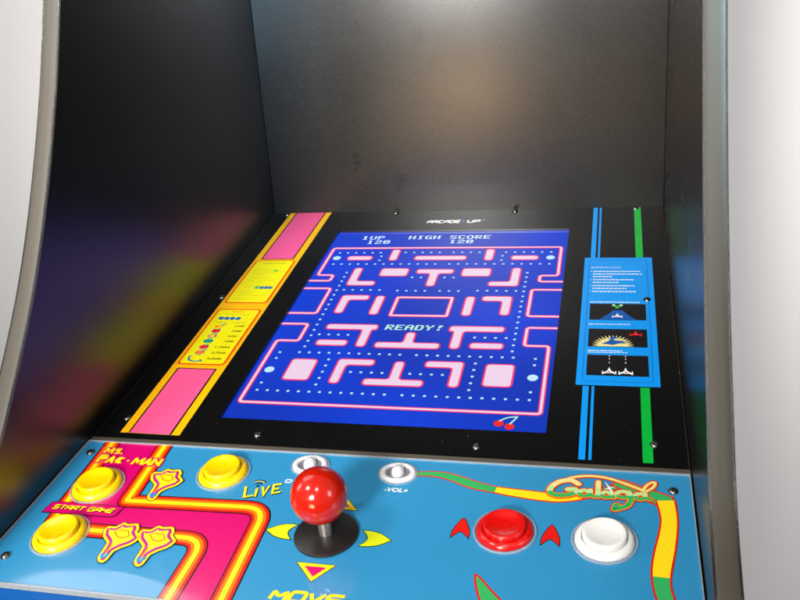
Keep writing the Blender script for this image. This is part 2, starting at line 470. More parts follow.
# ---- screen surround: black glossy sheet with a window for the screen
SU0, SU1, SV0, SV1 = 92.5, 337.0, 29.6, 355.3
def window_sheet():
    th = 2.2
    o = rect(0.4, 0.0, 429.6, 404.3); i = rect(SU0, SV0, SU1, SV1)
    vs = [(x * mm, y * mm, z * mm) for z in (0, -th) for p in (o, i) for x, y in p]
    fs = []
    for k in range(4):
        j = (k + 1) % 4
        fs += [(k, j, 4 + j, 4 + k), (8 + k, 8 + j, 12 + j, 12 + k), (k, j, 8 + j, 8 + k), (4 + k, 4 + j, 12 + j, 12 + k)]
    me = fixn(mesh('screen_surround', vs, fs)); me.transform(F_BEZ); return me
bz = link('screen_surround', window_sheet(), m_bezel, ROOT)

m_sheet = mat('worn_sheet_edge', lin(74, 64, 46), 0.4)
add_dust(m_sheet, lin(46, 40, 30), lin(150, 140, 120), 500, 0.25, 0.35)
for u in (1.0, 428.6):
    a = Art(); a.poly([(u, 1.5), (u + 0.55, 1.5), (u + 0.4, 402), (u, 402)], m_sheet, 1); a.build('sheet_edge', F_BEZ, bz)

# left strip: gold edged pink band with two yellow rule cards
a = Art()
a.poly(rect(20.4, 6.2, 69.8, 403.5), m_gold, 1)
for v0, v1 in ((6.4, 92.2), (288.6, 403.3)):
    a.poly(rect(27.0, v0, 63.0, v1), m_ink, 2); a.poly(rect(28.4, v0 + (0 if v0 < 10 else 1.2), 61.6, v1 - (1.2 if v0 < 10 else 0)), m_rose, 3)
a.build('striped_band', F_BEZ, bz)
def dashes(a, u0, u1, v, m, lay, h=0.9, wmin=1.6, wmax=5.0, gap=0.9):
    u = u0
    while u < u1 - wmin:
        ww = min(random.uniform(wmin, wmax), u1 - u); a.poly(rect(u, v, u + ww, v + h), m, lay); u += ww + gap
def card(v0, v1):
    a = Art()
    a.poly(fillet(rect(22.8, v0 - 1.4, 67.6, v1 + 1.4), 4.5), m_gold, 4)
    a.poly(fillet(rect(23.6, v0, 66.8, v1), 4), m_red, 5)
    a.poly(fillet(rect(25.1, v0 + 1.5, 65.3, v1 - 1.5), 3), m_card, 6)
    return a
c1 = card(97, 188)
c1.text('BONUS', 40, 181.8, 1.9, m_red, 7, sx=1.3, bold=0.01)
dashes(c1, 34, 58, 177.6, m_ink, 7, 0.5)
for k in range(4): c1.poly(fillet(rect(30.5 + k * 5.6, 168.8, 35.3 + k * 5.6, 173.6), 1.6), m_navy, 7)
dashes(c1, 30, 62, 164, m_ink, 7, 0.5)
def fruit(a, u, v, kind):
    k = 7
    if kind == 0:
        a.poly(circle(u - 2.2, v - 1.2, 2.1), m_orange, k); a.poly(circle(u + 2, v - 1, 2.1), m_gold, k)
        a.stroke(spline([(u - 2, v), (u, v + 2.6), (u + 5, v + 3.4)], 5), 1.0, m_green, k + 1); a.stroke([(u + 2, v), (u + 5, v + 3.4)], 0.9, m_navy, k + 1)
    elif kind in (1, 4):
        a.poly(circle(u, v, 4.2, 3.6), m_navy, k); a.poly(circle(u, v - 0.2, 3.4, 2.9), m_red, k + 1); a.stroke([(u, v + 2), (u + 3.5, v + 4)], 1.2, m_green, k + 2)
    elif kind in (2, 5):
        a.poly(circle(u, v, 4.2, 3.5), m_navy, k); a.poly(circle(u, v, 3.3, 2.7), m_gold if kind == 2 else m_orange, k + 1)
        a.stroke([(u + 1, v + 2.4), (u + 4.5, v + 4.6)], 1.2, m_green if kind == 2 else m_navy, k + 2)
    elif kind == 3:
        a.poly(circle(u, v, 4.6, 3.8), m_green, k); a.stroke(circle(u - 1.5, v, 1.6), 0.8, m_navy, k + 1, closed=True); a.stroke(circle(u + 1.8, v, 1.6), 0.8, m_navy, k + 1, closed=True)
    else:
        a.stroke(spline([(u - 6, v + 3.5), (u - 5, v - 1.6), (u, v - 3.8), (u + 7, v - 3)], 6), [2.6] * 19, m_navy, k)
        a.stroke(spline([(u - 5, v + 2.0), (u - 4, v - 1.4), (u, v - 3.1), (u + 5, v - 2.8)], 6), 1.2, m_lime, k + 1)
for i, (s, v) in enumerate([('100', 158), ('200', 149.8), ('500', 141.2), ('700', 133), ('1,000', 123.8), ('2,000', 115), ('5,000', 106)]):
    fruit(c1, 37, v, i)
    wd = 3.0 * len(s.replace(',', '')) + (1.2 if ',' in s else 0)
    c1.text(s, 61 - wd, v - 1.2, 2.6, m_ink, 7, width=wd, bold=0.012)
c1.build('rule_card', F_BEZ, bz)['label'] = 'yellow card listing fruit pictures and point values'
c2 = card(199, 285.5)
c2.text('INSTRUCTIONS', 34, 277.4, 2.2, m_ink, 7, width=24)
for k, v in enumerate((266, 262, 258, 254, 248, 243, 239, 232, 228, 221, 217, 213, 207)):
    dashes(c2, 30 + random.uniform(0, 3), random.uniform(46, 62) if k % 3 else 48, v, m_ink, 7, 0.35)
c2.poly(fillet(rect(51, 261, 55.4, 264.6), 1.4), m_green, 8)
c2.poly(fillet(rect(43.5, 226, 48.5, 231), 1.6), m_green, 8)
for k in range(3): c2.poly(fillet(rect(49.2 + k * 4.4, 226, 53.2 + k * 4.4, 230.6), 1.6), m_navy, 8)
c2.build('rule_card', F_BEZ, bz)['label'] = 'yellow card of fine printed instructions'

# right strip: thin blue and green lines behind a blue picture card
for v0, v1 in ((4.0, 86), (290, 404)):
    a = Art()
    a.poly(rect(359.8, v0, 364.2, v1), m_cyan, 1); a.poly(rect(366.2, v0, 368.2, v1), m_cyan, 1); a.poly(rect(400.6, v0, 407.2, v1), m_green2, 1)
    a.build('striped_band', F_BEZ, bz)['label'] = 'thin blue and green lines'
a = Art()
a.poly(rect(354.6, 87, 414.8, 290.2), m_cyan, 2)
a.stroke(fillet(rect(359.2, 92, 410.0, 286), 4), 0.45, m_navy, 3, closed=True)
a.text('INSTRUCTIONS:', 361, 269.3, 2.6, m_white, 3, width=27)
for k, (v, e, n) in enumerate([(262.2, 404, 362), (257.2, 407, 363), (252.2, 381, 363), (246.6, 398, 362), (241.6, 387, 363), (235.8, 400, 362), (230.8, 393, 363), (225.2, 400, 362)]):
    if n == 362: a.poly(circle(361.2, v + 1.0, 0.6, n=10), m_white, 3)
    dashes(a, 363, e, v, m_white, 3, 1.7, 1.2, 3.2, 0.55)
dashes(a, 361.5, 404, 207.2, m_white, 3, 1.5, 1.2, 3, 0.6); dashes(a, 361.5, 396, 171.6, m_white, 3, 1.2, 1.2, 3, 0.6)
dashes(a, 362, 388, 132.6, m_white, 3, 1.2, 1.2, 3, 0.6); dashes(a, 362, 392, 130.2, m_white, 3, 1.0, 1.2, 3, 0.6)
for v0, v1 in ((179, 205), (138.6, 165), (99.4, 127)): a.poly(rect(361.8, v0, 407.2, v1), m_ink, 3)
def rocket(a, u, v, s, body, fin, lay=5):
    """plain little spaceship: nose, hull, two swept fins"""
    a.poly([(u, v + 5 * s), (u + 1.1 * s, v + 1.5 * s), (u + 1.4 * s, v - 2.5 * s), (u - 1.4 * s, v - 2.5 * s), (u - 1.1 * s, v + 1.5 * s)], body, lay)
    for q in (-1, 1):
        a.poly([(u + q * 1.2 * s, v + 0.8 * s), (u + q * 5.0 * s, v - 2.4 * s), (u + q * 4.9 * s, v - 4 * s), (u + q * 1.3 * s, v - 1.8 * s)], body, lay)
        a.poly(rect(u + q * 4.6 * s - 0.4 * s, v - 3.4 * s, u + q * 4.6 * s + 0.4 * s, v + 0.4 * s), body, lay)
    a.poly(circle(u, v - 0.9 * s, 0.8 * s, n=10), fin, lay + 1)
a.poly([(369.5, 179.3), (377, 188), (381, 194.5), (388, 194.5), (392, 188), (399.5, 179.3)], m_navy, 4)
rocket(a, 384.3, 185.5, 0.85, m_white, m_orange)
a.poly(circle(384.3, 199.5, 2.2, 2.6, 12), m_green, 5)
for q in (-1, 1): a.poly(circle(384.3 + q * 3.0, 202.4, 1.5, 1.8, 10), m_mint, 5)
star = []
for k in range(33):
    t = PI * k / 32; r = 1.0 if k % 2 == 0 else 0.68
    star.append((381 + 16.5 * r * math.cos(t), 139.0 + 17.0 * r * math.sin(t)))
a.poly(star, m_cream, 4)
a.poly([(372, 143), (377, 146), (380, 150.5), (383, 147.5), (388, 147), (392, 144), (386, 143.5), (381, 141)], m_navy, 5)
a.poly([(377, 149), (381, 153), (386, 151.6), (381.5, 149.5)], m_navy, 6)
rocket(a, 398.5, 158, 0.95, m_red, m_rose)
for u in (378.5, 390.5):
    rocket(a, u, 105, 1.05, m_white, m_red)
    for v in (116, 121, 124.6): a.poly(rect(u - 0.35, v, u + 0.35, v + 1.6), m_white, 5)
a.build('picture_card', F_BEZ, bz)['label'] = 'blue instruction card with three black space battle pictures'

# maker lettering above the screen: ARCADE 1 UP
a = Art()
a.techno('ARCADE', 186.5, 371.2, 7.6, 35, m_white, 1, 1.9, 0.12, 0.34)
a.techno('1', 223.6, 370.8, 8.6, 2.6, m_navy, 1, 1.7, 0.12)
a.techno('UP', 230, 371.2, 7.6, 12.5, m_white, 1, 1.9, 0.12, 0.34)
a.text('TM', 245.5, 377, 1.6, m_white, 1)
a.build('maker_lettering', F_BEZ, bz)

# ------------------------------------------------------------------ screen
me = box_me('screen', (SU0 - 3) * mm, (SU1 + 3) * mm, (SV0 - 3) * mm, (SV1 + 3) * mm, -0.008, -0.0024)
me.transform(F_BEZ); scr = link('screen', me, g_back, ROOT); scr['label'] = 'lit screen showing a blue and pink maze game'
TW = (SU1 - SU0) / 28; TH = 8.82
def T(c, r): return (SU0 + (c + 0.5) * TW, 317.6 - r * TH)
mz = Art()
def block(cells_poly, r=0.42):
    """cells_poly: outline in tile units; pink with a red rim, mirrored about the middle of the maze"""
    for mir in (0, 1):
        p = [T(27 - c if mir else c, rr) for c, rr in cells_poly]
        p = fillet(p, r * 8.7)
        mz.poly(grow(p, 0.95), g_red, 1); mz.poly(grow(p, -0.55), g_pink, 2)
        if abs(sum(c for c, _ in cells_poly) / len(cells_poly) - 13.5) < 0.02: break
BL = []
def bar(c0, r0, c1, r1, t=0.46):
    BL.append((min(c0, c1), min(r0, r1), max(c0, c1), max(r0, r1), t))
    return rect(c0 - t, r0 - t, c1 + t, r1 + t)
t = 0.46
def ell(c, r, c2, r2):
    """an L of two arms meeting at c, r2: vertical c from r to r2, level r2 from c to c2"""
    BL.append((c, min(r, r2), c, max(r, r2), t)); BL.append((min(c, c2), r2, max(c, c2), r2, t))
    sx = 1 if c2 > c else -1; sy = 1 if r2 > r else -1
    return [(c - sx * t, r - sy * t), (c + sx * t, r - sy * t), (c + sx * t, r2 - sy * t), (c2 + sx * t, r2 - sy * t), (c2 + sx * t, r2 + sy * t), (c - sx * t, r2 + sy * t)]
def tee(c0, c1, r, cs, rs):
    """a level bar with a stub from it to row rs"""
    BL.append((c0, r, c1, r, t)); BL.append((cs, min(r, rs), cs, max(r, rs), t))
    sy = 1 if rs > r else -1
    return [(c0 - t, r - sy * t), (c1 + t, r - sy * t), (c1 + t, r + sy * t), (cs + t, r + sy * t), (cs + t, rs + sy * t), (cs - t, rs + sy * t), (cs - t, r + sy * t), (c0 - t, r + sy * t)]
block(bar(3, 2.5, 5, 2.5)); block(bar(11, 2.5, 16, 2.5))
block(bar(8, 0.9, 8, 2.6))
block(bar(7.8, 5.5, 10.0, 6.3))
block(ell(4.6, 5.4, 6.8, 8.4))
block(tee(11.9, 15.1, 5.7, 13.5, 8.5))
block(ell(4.9, 14.2, 7.0, 11.5)); block(bar(8.7, 11.6, 8.7, 14.4))
block(tee(5.0, 9.4, 17.3, 8.9, 20.3))
block(tee(10.8, 16.2, 20.4, 13.5, 18.6))
block(bar(4.8, 20.2, 7.0, 20.2))
block(bar(3.4, 23.6, 5.0, 26.0))
block(ell(8.0, 26.3, 10.6, 23.4))
block(tee(11.2, 15.8, 26.4, 13.5, 23.6))
# pen in the middle
pen = fillet([T(10.6, 11.4), T(16.4, 11.4), T(16.4, 15.0), T(10.6, 15.0)], 1.0)
BL.append((10.6, 11.4, 16.4, 15.0, 0.4))
mz.stroke(pen, 4.4, g_red, 1, closed=True); mz.stroke(pen, 2.2, g_pink, 2, closed=True)
# outer wall, with stepped pockets on both sides
for mir in (0, 1):
    M2 = lambda L_: [T(27 - c if mir else c, r) for c, r in L_]
    runs = [[(13.5, 0), (0.15, 0), (0.15, 6.6), (2.0, 6.6), (2.0, 7.9), (-0.45, 7.9)],
            [(-0.45, 9.6), (2.6, 9.6), (2.6, 14.8), (-0.45, 14.8)],
            [(-0.45, 16.9), (2.4, 16.9), (2.4, 20.0), (0.15, 20.0), (0.15, 30), (13.5, 30)]]
    for L_ in runs:
        q = fillet(M2(L_), 3.2, closed=False)
        mz.stroke(q, 4.2, g_red, 1); mz.stroke(q, 2.1, g_pink, 2)
BL += [(-1, 6.5, 2.0, 8.0, .3), (-1, 9.5, 2.5, 14.9, .3), (-1, 16.8, 2.3, 20.1, .3)]
def free(c, r):
    for q in (c, 27 - c):
        for (a0, b0, a1, b1, tt) in BL:
            if a0 - tt - 0.35 < q < a1 + tt + 0.35 and b0 - tt - 0.35 < r < b1 + tt + 0.35: return False
    return True
dt = mz; seen = []
def dot(c, r):
    if not free(c, r) or any(abs(c - a_) + abs(r - b_) < 0.85 for a_, b_ in seen): return
    seen.append((c, r))
    x, y = T(c, r); dt.poly(rect(x - 1.1, y - 1.1, x + 1.1, y + 1.1), g_dot, 3)
for c, r in ((1.2, 2.5), (25.8, 2.5), (1.2, 25), (25.8, 25)):
    x, y = T(c, r); dt.poly(circle(x, y, 4.2, n=14), g_dot, 3); seen.append((c, r)); seen += [(c, r - 0.4), (c, r + 0.4)]
for mir in (0, 1):
    D = lambda c, r: dot(27 - c if mir else c, r)
    for k in range(1, 14):
        for r in (1.2, 4.0, 28.2): D(k + 0.2, r)
        if k > 2: D(k + 0.2, 22.0)
        if 3 < k < 9: D(k + 0.2, 18.8)
        if k > 9: D(k + 0.2, 7.1); D(k + 0.2, 10.0)
        if k > 8: D(k + 0.2, 25.0)
        if k < 9 and k > 3: D(k + 0.2, 9.9)
    for r in range(1, 29):
        D(3.4, r + 0.0) if 5 < r < 22 else None
        D(6.5, r + 0.1) if r < 5 or r > 21 else None
        D(11.2, r + 0.1) if r < 8 or r > 21 else None
        D(1.2, r + 0.1) if r < 5 or r > 21 else None
mz.build('maze', F_BEZ, scr, lift=-2.35)

FONT = {'0': '01110 10001 10011 10101 11001 10001 01110', '1': '00100 01100 00100 00100 00100 00100 01110', '2': '01110 10001 00001 00110 01000 10000 11111',
        'U': '10001 10001 10001 10001 10001 10001 01110', 'P': '11110 10001 10001 11110 10000 10000 10000', 'H': '10001 10001 10001 11111 10001 10001 10001',
        'I': '01110 00100 00100 00100 00100 00100 01110', 'G': '01111 10000 10000 10011 10001 10001 01111', 'S': '01111 10000 10000 01110 00001 00001 11110',
        'C': '01110 10001 10000 10000 10000 10001 01110', 'O': '01110 10001 10001 10001 10001 10001 01110', 'R': '11110 10001 10001 11110 10100 10010 10001',
        'E': '11111 10000 10000 11110 10000 10000 11111', 'A': '01110 10001 10001 11111 10001 10001 10001', 'D': '11110 10001 10001 10001 10001 10001 11110',
        'Y': '10001 10001 01010 00100 00100 00100 00100', '!': '00110 00110 00100 00100 00000 00100 00100'}
def pix(a, s, u, v, m, ch=8.73, h=7.6, shear=0.0):
    """blocky screen lettering, bold like an old video font"""
    px, py = 7.6 / 6, h / 7
    for ch_i, ch_c in enumerate(s):
        if ch_c == ' ': continue
        for r, row in enumerate(FONT[ch_c].split()):
            k = 0
            while k < 5:
                if row[k] == '1':
                    e = k
                    while e < 5 and row[e] == '1': e += 1
                    x0 = u + ch_i * ch + k * px; x1 = u + ch_i * ch + (e + 0.75) * px
                    y1 = v + h - r * py; y0 = y1 - py
                    a.poly([(x0 + shear * (y0 - v), y0), (x1 + shear * (y0 - v), y0), (x1 + shear * (y1 - v), y1), (x0 + shear * (y1 - v), y1)], m, 1)
                    k = e
                else: k += 1
for words in ([('1UP', 122, 337.8), ('120', 130, 327.6)], [('HIGH SCORE', 173, 337.8), ('120', 217.5, 327.6)]):
    st = Art()
    for s_, u, v in words: pix(st, s_, u, v, g_text, h=8.2)
    st.build('score_lettering', F_BEZ, scr, lift=-2.35)
st = Art(); pix(st, 'READY!', 189.5, 161.6, g_teal, h=8.2, shear=0.12)
st.build('ready_lettering', F_BEZ, scr, lift=-2.35)
ch = Art()
for u, v in ((303, 40.5), (311, 37.5)): ch.poly(circle(u, v, 3.6, n=14), g_cher, 1)
ch.stroke(spline([(303, 43), (309, 47.5), (316, 48.8)], 5), 1.3, g_teal, 2); ch.stroke([(311, 40), (315.5, 48.6)], 1.3, g_teal, 2)
ch.build('cherry_icon', F_BEZ, scr, lift=-2.35)

# ------------------------------------------------------------------ ledge and control panel
slab('ledge', F_CTL, 0.4, 429.6, -5.3, 0.6, 3.0, m_ledge, 0.0006)
cp = slab('control_panel', F_CTL, 1.2, 428.8, -145.2, -5.6, 3.2, m_blue, 0.0)
cp['label'] = 'blue control panel printed with pink tube and green yellow ribbons'
# clear edge of the acrylic cover sheet round the print
def rim_strip(pts, w, name, z0, z1, closed=True):
    inner = grow(pts, -w); n = len(pts)
    vs = [(x * mm, -y * mm, z * mm) for z in (z1, z0) for q in (pts, inner) for x, y in q]
    fs = []
    for k in range(n):
        j = (k + 1) % n
        fs += [(k, j, n + j, n + k), (k, 2 * n + k, 2 * n + j, j), (n + k, n + j, 3 * n + j, 3 * n + k), (2 * n + k, 3 * n + k, 3 * n + j, 2 * n + j)]
    me = fixn(mesh(name, vs, fs)); me.transform(F_CTL); return me
link('acrylic_edge', rim_strip(rect(1.0, 5.4, 429.0, 146.0), 0.8, 'acrylic_edge', -3.0, 1.0), m_clear, cp)
y0, z0 = -145.2 * math.cos(B), -145.2 * math.sin(B)
Ff = frame((0, (y0 + 1.5) * mm, (z0 - 3.0) * mm), (1, 0, 0), (0, -0.10, 1))
slab('control_box_front', Ff, 0.8, 429.2, -95, 0, 6, m_fblue, 0.0006)

tube = Art(True)
OUT1 = fillet([(65.2, 5.9), (68.0, 67.2), (158, 64.0), (170, 75), (168.5, 145.0)], [0, 0.5, 16, 16, 0], 8, False)
OUT1 = fillet([(64.4, 5.9), (67.2, 66.8), (166.2, 63.8), (168.4, 145.0)], [0, 0.6, 15, 0], 9, False)
IN1 = fillet([(21.6, 5.9), (24.6, 70), (27.0, 96.6), (137.2, 95.6), (136.4, 145.0)], [0, 30, 0.6, 14, 0], 9, False)
tube.poly(OUT1 + IN1[::-1], m_pink, 1)
for q in (OUT1, IN1):
    for k, (wd, mt) in enumerate(((13.2, m_ink), (11.4, m_red), (7.6, m_orange), (3.4, m_yellow))):
        tube.stroke(q, wd, mt, 2 + k)
tube.build('tube_artwork', F_CTL, cp)

# START GAME tag, angular title, MOVE, LIVE, VOL
a = Art(True)
tag_ = [(13.2, 83.6), (14.8, 74.4), (17, 73.2), (68.4, 73.6), (67.0, 81.6), (64.5, 83.2)]
a.poly(grow(tag_, 0.6), m_ink, 6); a.poly(tag_, m_pink, 7)
a.techno('START GAME', 18.8, 80.9, 4.9, 44.5, m_ink, 8, 1.5, 0.3)
a.techno('START GAME', 18.4, 80.5, 4.7, 44.5, m_yellow, 9, 1.1, 0.3)
a.build('start_lettering', F_CTL, cp)
a = Art(True)
def glyph(p, u, v, w_, h_):
    q = [(u + x * w_, v - y * h_) for x, y in p]
    a.poly(grow(q, 1.0), m_pink, 6); a.poly(grow(q, 0.22), m_red, 7); a.poly(grow(q, -0.05), m_yellow, 8)
GL = {'M': [(0, 0), (.10, .95), (.30, 1), (.52, .52), (.80, 1), (.98, .98), (1, 0), (.76, 0), (.74, .5), (.5, .12), (.28, .5), (.25, 0)],
      'S': [(.05, .2), (.1, 0), (.9, 0), (1, .45), (.45, .62), (.95, .78), (.85, 1), (.1, 1), (0, .55), (.6, .36)],
      'P': [(0, 0), (.05, 1), (.75, 1), (1, .72), (.9, .42), (.35, .34), (.35, 0)],
      'A': [(0, 0), (.5, 1), (.72, 1), (1, 0), (.7, 0), (.64, .22), (.42, .22), (.36, 0)],
      'C': [(.95, .1), (.6, 0), (.15, .1), (0, .5), (.2, .92), (.6, 1), (.98, .85), (.52, .5)],
      'N': [(0, 0), (.08, 1), (.32, 1), (.7, .42), (.72, 1), (.98, 1), (1, 0), (.74, 0), (.32, .55), (.28, 0)]}
glyph(GL['M'], 20.6, 19.6, 8.0, 6.6); glyph(GL['S'], 29.4, 19.8, 5.2, 6.4); a.poly(circle(36, 19.2, .9, n=10), m_yellow, 8)
for g, u, w_, hh in (('P', 20.6, 8, 9), ('A', 27.6, 7.4, 8.2), ('C', 35.2, 7.2, 7.6), ('M', 49.0, 9.2, 8), ('A', 57.2, 7.2, 8), ('N', 63.6, 8.6, 8.2)):
    glyph(GL[g], u, 30.2, w_, hh)
a.poly(circle(45.6, 26.4, 1.0, n=10), m_yellow, 8)
a.build('title_lettering', F_CTL, cp)['label'] = 'jagged yellow title lettering on pink'
a = Art(True)
a.techno('MOVE', 195.4, 137.2, 9.0, 41.0, m_yellow, 1, 2.3, 0.25)
a.build('move_lettering', F_CTL, cp)
a = Art(True)
LV = [[(144.2, 44.6), (147.0, 54.8), (152.6, 52.6)], [(152.6, 45.4), (154.2, 53.8)], [(156.0, 43.6), (159.4, 51.6), (160.2, 42.0)],
      [(168.0, 39.6), (163.0, 41.0), (164.8, 49.4), (170.0, 47.2)], [(163.9, 45.4), (167.8, 44.0)]]
for q in LV: a.stroke([(x + 0.5, y + 0.4) for x, y in q], 2.1, m_ink, 1)
for q in LV: a.stroke(q, [1.9 - 0.5 * k / (len(q) - 1) for k in range(len(q))], m_yellow, 2)
a.poly(circle(152.0, 43.0, 1.0, n=12), m_ink, 2)
for r, mt in ((3.4, m_ink), (5.6, m_yellow), (6.2, m_ink)):
    a.stroke([(152 + r * math.cos(t_), 43.6 - r * math.sin(t_)) for t_ in [0.75 + k * 0.2 for k in range(9)]], 0.9, mt, 2)
a.build('live_lettering', F_CTL, cp)
a = Art(True)
a.text('-VOL+', 238.2, 39.6, 3.7, m_white, 1, width=15.8, shear=0.15, bold=0.03)
a.build('volume_lettering', F_CTL, cp)
a = Art(True); a.techno('O', 169.4, 38.0, 3.8, 4.0, m_white, 1, 0.95, 0.1)
a.build('power_lettering', F_CTL, cp)

# plain pointing-hand badges beside the buttons
def badge(u, v, s=1.0):
    a = Art(True)
    P = [(-2.9, 18.9), (-5.2, 15.6), (-5.5, 7.7), (-5.9, 3.2), (-12.0, -2.1), (-14.6, -7.8), (-13.4, -11.4), (-8.0, -11.3), (-4.2, -16.0), (-0.8, -14.5),
         (6.1, -15.7), (9.1, -11.0), (8.8, -8.7), (14.0, -3.8), (12.4, 0.6), (10.3, 3.3), (5.8, 6.4), (2.8, 9.8), (2.4, 16.7), (0.8, 20.0)]
    P = fillet([(u + x * s, v + y * s) for x, y in P], 2.0 * s, 4)
    a.poly(grow(P, 0.5), m_ink, 8); a.poly(P, m_yellow, 9)
    a.poly(grow(P, -1.8), m_pink, 10); a.poly(grow(P, -3.1), m_violet, 11); a.poly(grow(P, -3.7), m_yellow, 12)
    # a plain closed hand with one pointing finger: knuckle lines, thumb and fingertip
    pad = fillet([(u - 9.5 * s, v - 7.4 * s), (u - 3.6 * s, v - 10.6 * s), (u + 4.2 * s, v - 9.8 * s), (u + 8.4 * s, v - 3.6 * s), (u + 3.6 * s, v + 0.6 * s), (u - 2.4 * s, v - 0.6 * s)], 2.2 * s, 4)
    a.poly(grow(pad, -1.6), m_orange, 13); a.poly(grow(pad, -2.3), m_yellow, 14)
    a.stroke([(u - 1.6 * s, v + 4 * s), (u - 1.8 * s, v + 11.0 * s)], 1.0 * s, m_orange, 13)
    a.stroke(spline([(u - 3.4 * s, v + 12 * s), (u - 2.4 * s, v + 15.6 * s), (u + 0.2 * s, v + 14.6 * s), (u + 0.6 * s, v + 11.6 * s)], 5), 1.5 * s, m_cyan, 13)
    a.build('hand_badge', F_CTL, cp)
badge(84.6, 47.2, 0.94); badge(81.4, 103.2, 1.0); badge(106.4, 103.4, 1.0)

# ribbons, chevrons and joystick arrows
a = Art(True)
r1 = spline([(256.0, 20.6, 3.6), (264, 19.8, 4.6), (273, 20.0, 5.6), (283, 22.8, 6.8), (292.5, 26.8, 7.2), (301, 29.4, 6.6), (310, 31.2, 6.0), (319, 32.6, 6.8), (328.5, 33.7, 7.6),
             (338, 34.6, 8.0), (348, 35.0, 8.0), (357, 34.0, 6.6), (365, 31.6, 5.4), (374, 27.0, 5.0), (384, 21.5, 4.0)], 4)
P1 = [(x, y) for x, y, _ in r1]; W1 = [w_ for _, _, w_ in r1]
a.stroke(P1, [w_ + 1.2 for w_ in W1], m_red, 1, split=lambda x, y: m_red)
a.stroke(P1, [max(w_ - 0.7, 1) for w_ in W1], m_yellow, 2, split=lambda x, y: m_green if x < 310 or x > 372 else m_yellow)
fold = fillet([(380.0, 19.6), (388.0, 13.8), (418.6, 28.2), (416.5, 31.5), (408.6, 37.0)], 1.0)
a.poly(grow(fold, 0.3), m_red, 3); a.poly(grow(fold, -0.9), m_green, 4)
r2 = spline([(412.8, 31.5, 11.8), (413.8, 40, 11.0), (414.2, 49.5, 10.4), (412.8, 62, 11.0), (410.4, 76, 11.8), (408.2, 90, 11.2), (408.0, 101, 10.2), (409.8, 112, 9.8), (413.6, 126, 9.6), (416.5, 144.8, 9.4)], 5)
P2 = [(x, y) for x, y, _ in r2]; W2 = [w_ for _, _, w_ in r2]
a.stroke(P2, [w_ + 0.4 for w_ in W2], m_red, 4)
a.stroke(P2, [w_ - 1.9 for w_ in W2], m_yellow, 5, split=lambda x, y: m_yellow if y < 95.6 else m_green)
fin = spline([(307.6, 103.2), (311.5, 106.2), (317, 112.6), (325, 121.2), (335, 130.5), (347, 138), (356, 144.8)], 4) + spline([(330, 144.8), (322, 138), (315, 128.5), (310.4, 118.2), (307.8, 109.5), (307.0, 105)], 4)
a.poly(fin, m_red, 1); a.poly(grow(fin, -1.25), m_green, 2)
a.build('ribbon_artwork', F_CTL, cp)
for u, v in ((294.0, 69), (347.0, 69.4)):
    a = Art(True)
    P = spline([(u - 5.2, v + 7.6), (u - 4.8, v + 1), (u - 2.6, v - 5), (u + 0.2, v - 9.6), (u + 3.0, v - 4.6), (u + 5.0, v + 1), (u + 5.4, v + 7.2)], 4) + [(u + 2.6, v + 4.0), (u - 0.1, v + 1.8), (u - 2.6, v + 4.2)]
    a.poly(grow(P, 0.45), m_ink, 1); a.poly(P, m_red, 2)
    a.build('red_chevron', F_CTL, cp)
a = Art(True)
for s, u, v in ((-1, 194.5, 82.8), (1, 232.8, 83.4)):
    P = spline([(u + s * 21, v), (u + s * 14, v - 4.6), (u + s * 8, v - 6.4), (u + s * 2.4, v - 6.4)], 4) + spline([(u + s * 5.4, v - 3.0), (u + s * 6.6, v), (u + s * 5.4, v + 3.4)], 3) + spline([(u + s * 2.8, v + 6.6), (u + s * 9, v + 6.2), (u + s * 15, v + 4.2), (u + s * 21, v)], 4)[:-1]
    a.poly(grow(P, 0.5), m_ink, 1); a.poly(P, m_lime, 2)
for P in ([(202.4, 107.2), (226.2, 107.2), (215.6, 121.0)], [(202.2, 59.6), (226.0, 59.6), (213.4, 46.0)]):
    a.poly(grow(P, 0.35), m_ink, 1); a.poly(grow(P, 0.0), m_yellow, 2); a.poly(grow(P, -2.4), m_pink, 3)
a.build('direction_arrows', F_CTL, cp)

# script logo over the ribbon
a = Art(True)
def arc(cx, cy, rx, ry, t0, t1, n=18):
    return [(cx + rx * math.cos(math.radians(t0 + (t1 - t0) * k / n)), cy - ry * math.sin(math.radians(t0 + (t1 - t0) * k / n))) for k in range(n + 1)]
SW = [  # (path, width)
    (spline([(349.6, 20.6), (358, 15.0), (369, 12.8), (380, 14.4), (391, 19.2), (401, 24.5)], 6), 1.5),
    (spline([(361.0, 21.4), (356.0, 18.2), (349.4, 20.2), (344.6, 25.6), (343.8, 30.6), (347.6, 33.2), (354.4, 32.6), (359.6, 29.6), (359.2, 26.8), (354.8, 27.2)], 5), 3.2),
    (arc(365.0, 29.8, 3.2, 2.7, 20, 380), 2.5), (spline([(368.6, 26.4), (368.8, 30.5), (370.4, 32.4)], 4), 2.4),
    ([(373.2, 18.4), (373.2, 24), (373.0, 32.2)], 2.8),
    (arc(378.2, 30.0, 2.8, 2.5, 20, 380), 2.4), (spline([(381.2, 27.0), (381.4, 30.4), (382.6, 32.2)], 4), 2.3),
    (arc(388.0, 28.8, 3.6, 2.8, 20, 380), 2.5), (spline([(391.6, 26.4), (392.8, 32.4), (390.8, 38.2), (386.6, 41.2), (383.0, 42.6), (384.6, 38.2)], 5), 3.0),
    (arc(398.2, 29.6, 2.9, 2.5, 20, 380), 2.4), (spline([(401.2, 26.8), (401.6, 30.6), (404.0, 31.8)], 4), 2.3),
    (spline([(399.6, 24.4), (402.4, 18.8), (405.8, 15.6), (407.4, 16.4), (406.0, 20.4), (402.2, 24.2)], 5), 1.4)]
for p_, w_ in SW: a.stroke(p_, w_ + 2.3, m_red, 6, cap=True)
